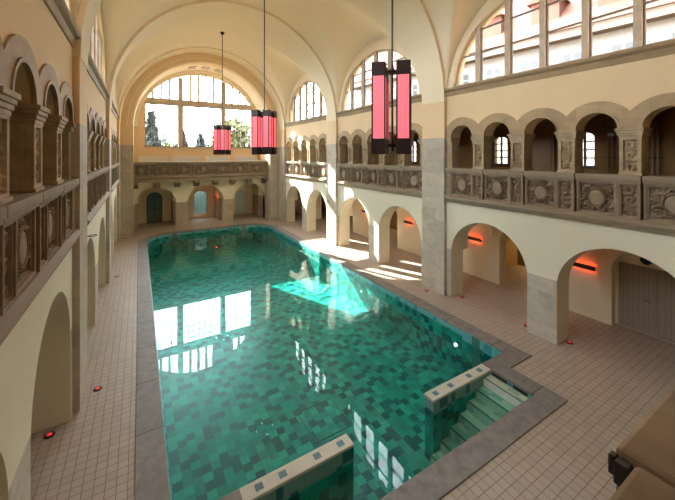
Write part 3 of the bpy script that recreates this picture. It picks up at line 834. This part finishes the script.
# stair walls and stairs
for s in (-1, 1):
    xo = XC + s*3.045; xi = XC + s*1.04
    x0, x1 = min(xo, xi), max(xo, xi)
    m = MB(); bx(m, x0, x1, 5.03, 5.28, POOLZ, WATER-.03); pb(m, 'stair_wall', M['tile'])
    m = MB(); bx(m, x0-.008 if s > 0 else x0, x1 if s > 0 else x1+.008, 5.022, 5.288, WATER-.04, -.035); bevel(pb(m, 'wall_band', M['rim2']), .008)
    m = MB(); bx(m, x0-.012 if s > 0 else x0, x1 if s > 0 else x1+.012, 5.018, 5.292, -.045, .012); bevel(pb(m, 'wall_cap', M['capstone']), .012)
    for q in (.10, .34, .66, .86):
        m = MB(); xq = x0+(x1-x0)*q if s > 0 else x1-(x1-x0)*q; bx(m, xq-.065, xq+.065, 5.095, 5.215, .008, .0145); pb(m, 'blue_inlay', M['inlay'])
    steps = 7; m = MB(); mn = MB()
    for k in range(steps):
        zt = -.10-.175*k; a = xo - s*.30*k; b = xo - s*.30*(k+1)
        m.mi = 0; bx(m, min(a, b), max(a, b), 4.0, 5.03, POOLZ, zt)
        bx(mn, min(b, b+s*.045), max(b, b+s*.045), 4.0, 5.03, zt-.004, zt+.004)
    pb(m, 'stairs', M['step']); pb(mn, 'step_nosings', M['nosing'])
    m = MB(); bx(m, min(xo-s*.302, xo-s*.31), max(xo-s*.302, xo-s*.31), 4.0, 5.03, -.27, -.10); pb(m, 'top_riser', M['riser'])
    for ya, yb in ((4.12, 4.46), (4.60, 4.98)):
        m = MB(); bx(m, min(xo, xo-s*.03), max(xo, xo-s*.03), ya, yb, -.099, -.035); pb(m, 'overflow_slot', M['black'])
# ladder recesses at the far end and on the right wall, hatch, inlets, lamps
for x in (XC-2.35, XC+2.35):
    pb(bx(MB(), x-.34, x-.16, 24.82, 24.93, -.32, -.03), 'ladder_jamb', M['rim']); pb(bx(MB(), x+.16, x+.34, 24.82, 24.93, -.32, -.03), 'ladder_jamb', M['rim'])
    m = MB(); bx(m, x-.16, x+.16, 24.86, 24.93, -.9, -.03)
    for k in range(3): bx(m, x-.16, x+.16, 24.82, 24.87, -.3-.25*k, -.26-.25*k)
    pb(m, 'ladder_recess', M['coping'])
for y0 in (6.0,):
    m = MB(); bx(m, 8.375, 8.41, y0, y0+.27, -1.2, -.03); pb(m, 'ladder_recess', M['nosing'])
    pb(bx(MB(), 8.36, 8.41, y0+.27, y0+.60, -.28, -.02), 'ladder_jamb', M['rim']); pb(bx(MB(), 8.36, 8.41, y0-.5, y0, -.28, -.02), 'ladder_jamb', M['rim'])
m = MB()
hx0, hx1, hy0, hy1 = 3.5, 4.52, 6.8, 7.87
for a in ((hx0, hx1, hy0, hy0+.025), (hx0, hx1, hy1-.025, hy1), (hx0, hx0+.025, hy0, hy1), (hx1-.025, hx1, hy0, hy1)): bx(m, a[0], a[1], a[2], a[3], POOLZ, POOLZ+.012)
pb(m, 'floor_hatch_frame', M['nosing'])
for y, z, mt, r in ((6.85, -.56, 'poolglow', .055), (8.45, -.76, 'black', .06), (11.9, -.7, 'poolglow', .04), (14.6, -.7, 'black', .06)):
    m = MB(); m.cyl((8.39, y, z), (8.36, y, z), r, seg=16); pb(m, 'underwater_light' if mt == 'poolglow' else 'water_inlet', M[mt])
m = MB(); m.poly(shrink(INNER, .004), [], lambda x, y: (x, y, WATER), lambda x, y: (x, y, WATER))
bmesh.ops.remove_doubles(m.b, verts=m.b.verts, dist=.0005)
w_ = m.b.faces
seen = set(); dels = []
for fc in list(m.b.faces):
    key = frozenset(v.index for v in fc.verts)
wb = bmesh.new(); P = shrink(INNER, .004); vs = [wb.verts.new((x, y, WATER)) for x, y in P]
for t in tessellate_polygon([[Vector((x, y, 0)) for x, y in P]]):
    fc = wb.faces.new([vs[i] for i in t]); fc.normal_update()
    if fc.normal.z < 0: fc.normal_flip()
m.b.free(); m.b = wb
wo = m.build('pool_water', M['water'], recalc=False); tag(wo, 'clear green water filling the long tiled pool', 'water', kind='stuff')

# ------------------------------------------------------------------ pendant lamps
def pendant():
    r = empty('pendant_lamp'); E = .335; A = .27; h = A/2; ZB, ZT = 5.32, 7.11
    rod = MB(); rod.cyl((0, 0, 5.38), (0, 0, 12.80), .020, seg=10); rod.build('rod', M['black'], r)
    m = MB(); m.lathe([(.03, 12.70), (.10, 12.76), (.12, 12.86)]); m.build('ceiling_rose', M['black'], r)
    m = MB(); m.cyl((0, 0, 6.95), (0, 0, 7.01), .115, seg=20); m.cyl((0, 0, 7.0), (0, 0, 7.16), .045, .02)
    for z in (6.98, 5.49):
        if z < 6: m = MB(); m.cyl((0, 0, 5.46), (0, 0, 5.52), .10, seg=20)
        for k in range(4): m.cyl((0, 0, z), (E*math.cos(PI/2*k), E*math.sin(PI/2*k), z), .018, seg=8)
        m.build('spider', M['black'], r)
    for k in range(4):
        a = PI/2*k; cx, cy = E*math.cos(a), E*math.sin(a)
        def loc(x, y): # box turned 45 degrees
            c, s = math.cos(PI/4), math.sin(PI/4); return (cx+c*x-s*y, cy+s*x+c*y)
        F = lambda x, y, z: (*loc(x, y), z)
        m = MB()
        for z0, z1 in ((ZB, ZB+.30), (ZT-.27, ZT)):
            m.box((-h, -h, z0), (h, -h+.012, z1), F); m.box((-h, h-.012, z0), (h, h, z1), F); m.box((-h, -h+.012, z0), (-h+.012, h-.012, z1), F); m.box((h-.012, -h+.012, z0), (h, h-.012, z1), F)
        m.box((-h+.01, -h+.01, ZB+.1), (h-.01, h-.01, ZB+.12), F); m.box((-h+.01, -h+.01, ZT-.05), (h-.01, h-.01, ZT-.03), F)
        for sx in (-1, 1):
            for sy in (-1, 1): m.box((sx*h-(.028 if sx > 0 else -0), sy*h-(.028 if sy > 0 else -0), ZB), (sx*h+(.028 if sx < 0 else 0), sy*h+(.028 if sy < 0 else 0), ZT), F)
        fr = m.build('lamp_housing', M['bronze'], r)
        m = MB(); m.box((-h+.008, -h+.008, ZB+.29), (h-.008, h-.008, ZT-.26), F); m.build('diffuser', M['pink'], fr)
        m = MB(); m.cyl((cx, cy, ZB+.03), (cx, cy, ZB+.06), .03, seg=16); m.build('downlight', M['bulb'], fr)
    return r
lp = pendant()
for i, (yc, lb) in enumerate(zip(BC, ('nearest and largest of the three hanging pink lantern clusters', 'middle one of the three hanging pink lantern clusters', 'farthest and smallest of the three hanging pink lantern clusters'))):
    c = lp if i == 0 else copy_tree(lp)
    c.location = (XC, yc, 0); tag(c, lb, 'pendant lamp', 'pink lantern pendants over the pool')

# ------------------------------------------------------------------ wall lamps, floor lamps, small fittings
def wall_lamp():
    r = empty('wall_lamp')
    m = MB(); m.box((-.11, -.33, -.045), (-.04, .33, .045)); m.box((-.12, -.33, -.06), (-.10, .33, .085)); m.box((-.05, -.12, -.03), (.0, .12, .03)); bevel(m.build('housing', M['black'], r), .008)
    m = MB(); m.box((-.07, -.31, .045), (-.05, .31, .05)); m.build('lens', M['redglow'], r)
    m = MB(); m.box((-.07, -.31, -.05), (-.05, .31, -.045)); m.build('lens', M['redglow'], r)
    return r
wl = wall_lamp()
for i, (x, y, z, rz, lb) in enumerate(((12.59, 5.12, 1.64, 0, 'black wall lamp glowing red left of the grey plank doors'), (12.59, 9.22, 1.64, 0, 'black wall lamp glowing red in the nearer bay arch beside the pilaster'),
                       (12.59, 13.35, 1.64, 0, 'black wall lamp glowing red in the arch just beyond the near right pilaster'), (12.59, 17.35, 1.64, 0, 'black wall lamp glowing red in the arch at the far pilaster'),
                       (XC+1.13, 28.5, 1.83, 0, 'small red wall lamp in the middle arch below the end balcony'))):
    c = wl if i == 0 else copy_tree(wl)
    c.location = (x, y, z); c.rotation_euler = (0, 0, rz); tag(c, lb, 'wall lamp', 'red wall lamps in the arcades')

def floor_lamp():
    r = empty('floor_uplight')
    m = MB(); m.lathe([(.085, 0), (.085, .012), (.07, .02), (.045, .02)], seg=24); m.build('rim', M['black'], r)
    m = MB(); m.lathe([(.045, .012), (.04, .023), (.02, .027)], seg=20); m.build('lens', M['redfloor'], r)
    return r
fl = floor_lamp()
for i, (x, y, lb) in enumerate(((-.80, 9.2, 'red floor light beside the foot of the near left pilaster'), (-1.45, 8.15, 'glowing red floor light inside the nearest left arch'),
                       (-.83, 17.3, 'small floor light at the middle of the left deck by a pilaster'), (-.78, 24.9, 'small floor light at the far end of the left deck'),
                       (10.40, 4.6, 'red floor light at the arch in front of the grey plank doors'), (10.32, 5.75, 'red floor light at the right foot of the nearest arch pier'),
                       (10.35, 8.17, 'red floor light inside the arch next to the near right pilaster'), (9.62, 9.25, 'small floor light in front of the near right pilaster'))):
    c = fl if i == 0 else copy_tree(fl)
    c.location = (x, y, .001); tag(c, lb, 'floor light', 'round floor lights on the deck')

def spot():
    r = empty('floodlight')
    m = MB(); m.box((-.07, -.10, -.06), (.07, .10, .07)); bevel(m.build('housing', M['black'], r), .015)
    m = MB(); m.box((-.085, -.08, -.045), (-.07, .08, .055)); m.build('lens', M['bronze'], r)
    m = MB(); m.cyl((0, 0, -.05), (0, .0, -.16), .02); m.cyl((0, 0, .06), (.05, .12, .12), .015); m.build('bracket', M['black'], r)
    return r
sp = spot()
for i, (x, y, z, lb) in enumerate(((10.25, 8.13, 5.62, 'small black floodlight under the arch beside the near right pilaster'), (10.2, 3.56, 5.80, 'small black floodlight at the capital of the nearest carved column'))):
    c = sp if i == 0 else copy_tree(sp)
    c.location = (x, y, z); c.scale = (.65, .65, .65); tag(c, lb, 'floodlight', 'black floodlights in the right gallery')
r = empty('clamp_lamp', (.662, .222, 4.795)); tag(r, 'black clamp lamp hanging on the edge of the near dark stone parapet', 'lamp')
m = MB(); m.box((-.012, -.017, -.02), (.008, .004, .016)); bevel(m.build('housing', M['black'], r), .003)
m = MB(); m.box((-.006, .002, -.014), (.009, .013, .018)); bevel(m.build('clamp', M['black'], r), .003)

s = empty('light_switch', (12.595, 8.45, 1.0)); tag(s, 'small white switch plate on the wall inside the near right arch', 'switch')
MB().box((-.015, -.045, -.045), (.0, .045, .045)).build('plate', M['whitepaint'], s); MB().box((-.02, -.02, -.02), (-.014, .02, .02)).build('rocker', M['steel'], s)
# ring bracket on the left wall
rg = empty('wall_mounted_ring', (XL, 10.15, 3.3)); tag(rg, 'thin metal ring bracket sticking out of the left wall by the pilaster', 'bracket')
m = MB(); m.torus((.19, 0, 0), .085, .009); m.build('ring', M['bronze'], rg)
m = MB(); m.cyl((0, 0, 0), (.11, 0, 0), .01); m.cyl((0, 0, 0), (.012, 0, 0), .05); m.build('arm', M['bronze'], rg)
hk = empty('wall_hook', (9.80, 9.15, 8.15))

# grey plank double door and round vent in the nearest right arch
d = empty('door_4', (12.86, 3.42, 0)); d['kind'] = 'structure'
m = MB(); m.poly([(-.98, 0)] + ell(0, .98, 1.75, .75, 20) + [(.98, 0)], [[(-.90, .01), (-.90, 1.98), (.90, 1.98), (.90, .01)]], lambda y, z: (.0, y, z), lambda y, z: (.12, y, z)); m.build('door_frame', M['inner'], d)
for a, b in ((-.895, -.005), (.005, .895)):
    o = MB().box((.0, a, .03), (.06, b, 1.97)).build('door_leaf', M['graywood'], d)
    yy = b-.12 if b < 0 else a+.12
    if b < 0: continue
    MB().cyl((-.06, yy, 1.0), (-.06, yy+.12, 1.0), .014).build('door_handle', M['steel'], o)
v = empty('round_vent', (12.84, 3.66, 2.19)); tag(v, 'round vent opening above the grey plank doors', 'vent')
rt = Matrix.Rotation(PI/2, 4, 'Y')
m = MB(); m.torus((0, 0, 0), .17, .035); m.b.transform(rt); m.build('ring', M['inner'], v)
m = MB(); m.cyl((0, 0, 0), (.02, 0, 0), .165, seg=28); m.build('grille', M['black'], v)

# radiators on the end balcony and vents in the niche soffit
def radiator(L):
    r = empty('radiator')
    m = MB()
    n = int(L/.09)
    for k in range(n): m.box((-L/2+L*k/n+.006, -.07, -.30), (-L/2+L*(k+1)/n-.006, .03, .30))
    m.box((-L/2, -.05, -.28), (L/2, .02, -.24)); m.box((-L/2, -.05, .24), (L/2, .02, .28)); bevel(m.build('fins', M['whitepaint'], r), .008, 1)
    m = MB()
    for x in (-L/2+.2, L/2-.2): m.box((x-.03, .02, -.2), (x+.03, .10, .2)); m.cyl((x, -.02, -.3), (x, -.02, -1.29), .02)
    m.build('feet', M['whitepaint'], r); return r
rd = radiator(1.9)
for i, (x, lb) in enumerate(((.90, 'leftmost white radiator below the big end window'), (3.13, 'white radiator second from left below the big end window'), (5.55, 'white radiator behind the hanging lantern below the end window'), (7.9, 'rightmost white radiator below the big end window'))):
    c = rd if i == 0 else copy_tree(rd); c.location = (x, YW-.11, 4.89); tag(c, lb, 'radiator', 'white radiators below the end window')
def vent():
    r = empty('ceiling_vent'); m = MB(); m.poly([(-.28, -.42), (.28, -.42), (.28, .42), (-.28, .42)], [[(-.22, -.36), (.22, -.36), (.22, .36), (-.22, .36)]], lambda x, y: (x, y, 0), lambda x, y: (x, y, -.03)); m.build('frame', M['mullion'], r)
    m = MB()
    for k in range(9): m.box((-.22, -.34+.08*k, -.02), (.22, -.29+.08*k, -.004))
    m.build('slats', M['mullion'], r); return r
vn = vent()
for i, (x, lb) in enumerate(((XC-.95, 'leftmost square vent in the arch soffit above the end window'), (XC, 'middle square vent in the arch soffit above the end window'), (XC+.95, 'rightmost square vent in the arch soffit above the end window'))):
    c = vn if i == 0 else copy_tree(vn); a = math.asin((x-XC)/NR)
    c.location = (XC+(NR-.004)*math.sin(a), 27.15, SPR+(NR-.004)*math.cos(a)); c.rotation_euler = (0, a, 0); tag(c, lb, 'vent', 'vents in the end arch')
# warm strip lamps in the passage
def strip():
    r = empty('strip_light'); m = MB(); m.box((-.10, -.9, -.04), (0, .9, .06)); m.build('housing', M['darkwood'], r)
    m = MB(); m.box((-.09, -.88, -.05), (-.02, .88, -.04)); m.build('lens', M['warmglow'], r); return r
sl = strip()
for i, (y, lb) in enumerate(((7.0, 'warm strip light in the passage behind the near right arch'), (15.6, 'warm strip light in the passage behind the second right bay, nearer arch'), (19.9, 'warm strip light in the passage behind the second right bay, farther arch'))):
    c = sl if i == 0 else copy_tree(sl); c.location = (15.69, y+.9, 1.55); tag(c, lb, 'strip light', 'warm strip lights in the passage')
bpy.data.objects.remove(hk)

# ------------------------------------------------------------------ outside
m = MB(); m.box((-90, -60, -2.4), (90, 120, -2.2)); struct(m.build('ground', M['ground']))
b = empty('neighbour_building', (21.0, 14, -2.2), math.radians(8.4)); tag(b, 'white rendered house with orange tiled roof outside the right windows', 'building')
m = MB(); m.box((0, -22, 0), (10, 14, 14.4)); m.build('wall', M['facade'], b)
m = MB(); m.box((-.7, -22.5, 14.2), (10.5, 14.5, 14.7)); m.build('eave', M['gutter'], b)
m = MB(); m.poly([(-.8, 14.7), (5, 20.0), (10.8, 14.7)], [], lambda x, z: (x, -22.6, z), lambda x, z: (x, 14.6, z)); rf = m.build('roof', M['roof'], b)
for y in (-10, -6.5, -3.0, .5, 4, 8):
    m = MB(); m.box((.5, y-.8, 15.2), (3, y+.8, 17.2)); m.poly([(y-1, 17.2), (y+1, 17.2), (y, 18)], [], lambda q, z: (.3, q, z), lambda q, z: (3.2, q, z)); m.build('dormer', M['roof'], b)
for z in (5.2, 9.0, 12.0):
    for k in range(-9, 6):
        m = MB(); y = k*2.3; m.box((-.04, y-.55, z), (.02, y+.55, z+1.5)); fr = m.build('window', M['facade'], b)
        m = MB()
        for a in (-.28, .28):
            for q in (.22, .72, 1.2): m.box((-.06, y+a-.20, z+q-.18), (-.03, y+a+.20, z+q+.22))
        m.build('pane', M['paneglass'], fr)
b = empty('sun_block_wall', (XC, 33, -2.2)); b['kind'] = 'structure'  # wall added outside to stop sun entering the lower end window
m = MB(); m.box((-9, 0, 0), (9, .3, 6.4)); m.build('wall', M['sunblockwall'], b); m = MB(); m.box((-9.05, -.05, 6.4), (9.05, .35, 6.5)); m.build('coping', M['gutter'], b)
b = empty('sun_block_building', (-5, 31, -2.2)); tag(b, 'added unseen building outside that blocks the sun from the left windows', 'building')  # unseen building added to keep stray sun out of the left windows
m = MB(); m.box((-9, -5, 0), (0, 5, 18.6)); m.build('wall', M['facade'], b); m = MB(); m.poly([(-9.5, 18.6), (-4.5, 22), (.5, 18.6)], [], lambda x, z: (x, -5.4, z), lambda x, z: (x, 5.4, z)); m.build('roof', M['roof'], b)
for z in (4, 8, 12):
    for k in (-1, 0, 1): MB().box((-.05, k*3-.6, z), (.06, k*3+.6, z+1.9)).build('window', M['paneglass'], b)
b = empty('pink_house', (24.0, 42, -2.2), math.radians(8)); tag(b, 'pale pink house outside the farther right windows', 'building')
m = MB(); m.box((0, -10, 0), (10, 16, 12.2)); m.build('wall', M['facade_pink'], b)
m = MB(); m.poly([(-.6, 12.2), (-.6, 12.5), (5, 13.2), (10.6, 12.5), (10.6, 12.2)], [], lambda x, z: (x, -10.6, z), lambda x, z: (x, 16.6, z)); m.build('roof', M['roof'], b)
for z in (6, 9.6):
    for k in range(-3, 6): MB().box((-.05, k*2.6-.5, z), (.02, k*2.6+.5, z+1.6)).build('window', M['paneglass'], b)

def tree(name, x, y, h, r, kind, label, z0=-2.2):
    t = empty(name, (x, y, z0)); tag(t, label, 'tree', 'trees outside the end window')
    m = MB(); m.cyl((0, 0, 0), (0, 0, h*.8), .28, .08, 8); m.build('trunk', M['bark'], t)
    m = MB(); rnd = random.Random(int(x*10+y))
    N = 900
    for i in range(N):
        if kind == 'conifer':
            q = rnd.random(); zz = h*(.12+.88*q); R = r*(1-q)**.8*(.55+.45*abs(math.sin(q*26)))*rnd.random()**.4; a = rnd.random()*2*PI
            c = Vector((R*math.cos(a), R*math.sin(a), zz)); sz = .55
        else:
            a = rnd.random()*2*PI; e = math.acos(1-2*rnd.random()); k = rnd.random()**.33
            c = Vector((r*k*math.sin(e)*math.cos(a), r*k*math.sin(e)*math.sin(a), h-r*.95+r*.95*k*math.cos(e))); sz = .5
        ax = Vector((rnd.uniform(-1, 1), rnd.uniform(-1, 1), rnd.uniform(-1, 1))).normalized(); o1 = ax.orthogonal().normalized()*sz; o2 = ax.cross(o1).normalized()*sz*.5
        vs = [m.b.verts.new(c+p) for p in (-o1, o2, o1, -o2)]; m.face(vs)
    m.build('foliage', M['leaf'] if kind == 'conifer' else M['leaf2'], t, recalc=False)
tree('conifer', 1.2, 44, 12.4, 2.3, 'conifer', 'tall dark conifer behind the left pane of the end window')
tree('conifer', -3.4, 49, 10.6, 1.9, 'conifer', 'dark conifer at the left edge of the end window')
tree('conifer', 5.3, 52, 10.8, 2.6, 'conifer', 'dark conifer behind the middle pane of the end window')
tree('conifer', -1.0, 54, 12.6, 2.8, 'conifer', 'pale hazy conifer far behind the left pane of the end window')
tree('conifer', 8.6, 58, 10.8, 2.8, 'conifer', 'pale hazy conifer behind the right half of the middle pane')
tree('leafy_tree', 3.6, 60, 9.6, 3.4, 'leafy', 'low bushy tree behind the middle pane of the end window')
tree('leafy_tree', 11.3, 47, 12.6, 3.2, 'leafy', 'yellow green leafy tree behind the right pane of the end window')

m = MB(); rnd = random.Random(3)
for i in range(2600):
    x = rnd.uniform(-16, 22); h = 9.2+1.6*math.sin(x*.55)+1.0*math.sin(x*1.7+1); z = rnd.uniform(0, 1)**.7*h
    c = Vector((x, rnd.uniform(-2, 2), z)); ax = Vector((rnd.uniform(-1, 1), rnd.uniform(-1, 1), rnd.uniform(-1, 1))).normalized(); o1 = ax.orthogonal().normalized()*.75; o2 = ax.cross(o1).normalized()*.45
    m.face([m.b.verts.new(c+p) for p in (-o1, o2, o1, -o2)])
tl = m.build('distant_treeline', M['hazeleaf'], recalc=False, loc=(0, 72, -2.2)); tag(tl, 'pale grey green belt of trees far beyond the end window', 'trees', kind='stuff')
# ------------------------------------------------------------------ light
SKY, SUN, FILL = 10.0, 50, 2
W = bpy.data.worlds.new('sky'); sc.world = W; W.use_nodes = True
bg = W.node_tree.nodes['Background']; bg.inputs[0].default_value = (.88, .94, 1.0, 1)
wt = W.node_tree; tc = wt.nodes.new('ShaderNodeTexCoord'); dp = wt.nodes.new('ShaderNodeVectorMath'); dp.operation = 'DOT_PRODUCT'
wt.links.new(tc.outputs['Generated'], dp.inputs[0]); dp.inputs[1].default_value = Vector((-.42, 1, .605)).normalized()
mr = wt.nodes.new('ShaderNodeMapRange'); wt.links.new(dp.outputs['Value'], mr.inputs[0])      # the sky is brighter towards the sun
mr.inputs[1].default_value = -.6; mr.inputs[2].default_value = 1; mr.inputs[3].default_value = SKY*.26; mr.inputs[4].default_value = SKY*2.9; mr.interpolation_type = 'SMOOTHSTEP'
wt.links.new(mr.outputs[0], bg.inputs[1])
def light(name, typ, loc, **kw):
    l = bpy.data.lights.new(name, typ)
    for k, v in kw.items(): setattr(l, k, v)
    o = bpy.data.objects.new(name, l); COL.objects.link(o); o.location = loc; return o
sun = light('sun', 'SUN', (-10, 60, 40), energy=SUN, angle=.006, color=(1, .93, .80))
sun.rotation_euler = Vector((.42, -1, -.605)).to_track_quat('-Z', 'Y').to_euler()
def portal(loc, d, sx, sy):
    l = light('window_portal', 'AREA', loc, shape='RECTANGLE', size=sx, size_y=sy)
    l.rotation_euler = Vector(d).to_track_quat('-Z', 'Y').to_euler(); l.data.cycles.is_portal = True; return l
portal((XC, YW+.5, 8.9), (0, -1, 0), 8.2, 6.1)
for yc in BC:
    portal((XR+.5, yc, 9.1), (-1, 0, 0), 6.3, 2.8); portal((XL-.5, yc, 9.1), (1, 0, 0), 6.3, 2.8)
for yc in BC:   # added warm fill for the vault, aimed up from the pendant tops
    for k in range(4):
        a = PI/2*k
        pl = light('added_vault_fill', 'AREA', (XC+.335*math.cos(a), yc+.335*math.sin(a), 7.12), shape='DISK', size=.2, energy=FILL, color=(1, .72, .42))
        pl.rotation_euler = (PI, 0, 0)
# ------------------------------------------------------------------ camera
cam = bpy.data.cameras.new('camera'); co = bpy.data.objects.new('camera', cam); COL.objects.link(co); sc.camera = co
f = 330.0; th = math.atan((337.5-139)/f)
cam.sensor_width = 36; cam.sensor_fit = 'HORIZONTAL'; cam.lens = 36*f/675; cam.shift_y = -(250-155)/675; cam.clip_start = .05; cam.clip_end = 400
co.location = (0, 0, 5.3); co.rotation_euler = (PI/2, 0, -th)

vs = sc.view_settings; vs.view_transform = 'Standard'; vs.look = 'None'; vs.exposure = 0.12; vs.gamma = 1; vs.use_curve_mapping = False
c = sc.cycles; c.max_bounces = 14; c.diffuse_bounces = 7; c.glossy_bounces = 4; c.transparent_max_bounces = 16; c.sample_clamp_indirect = 6; c.use_denoising = True; c.caustics_reflective = True; c.caustics_refractive = False
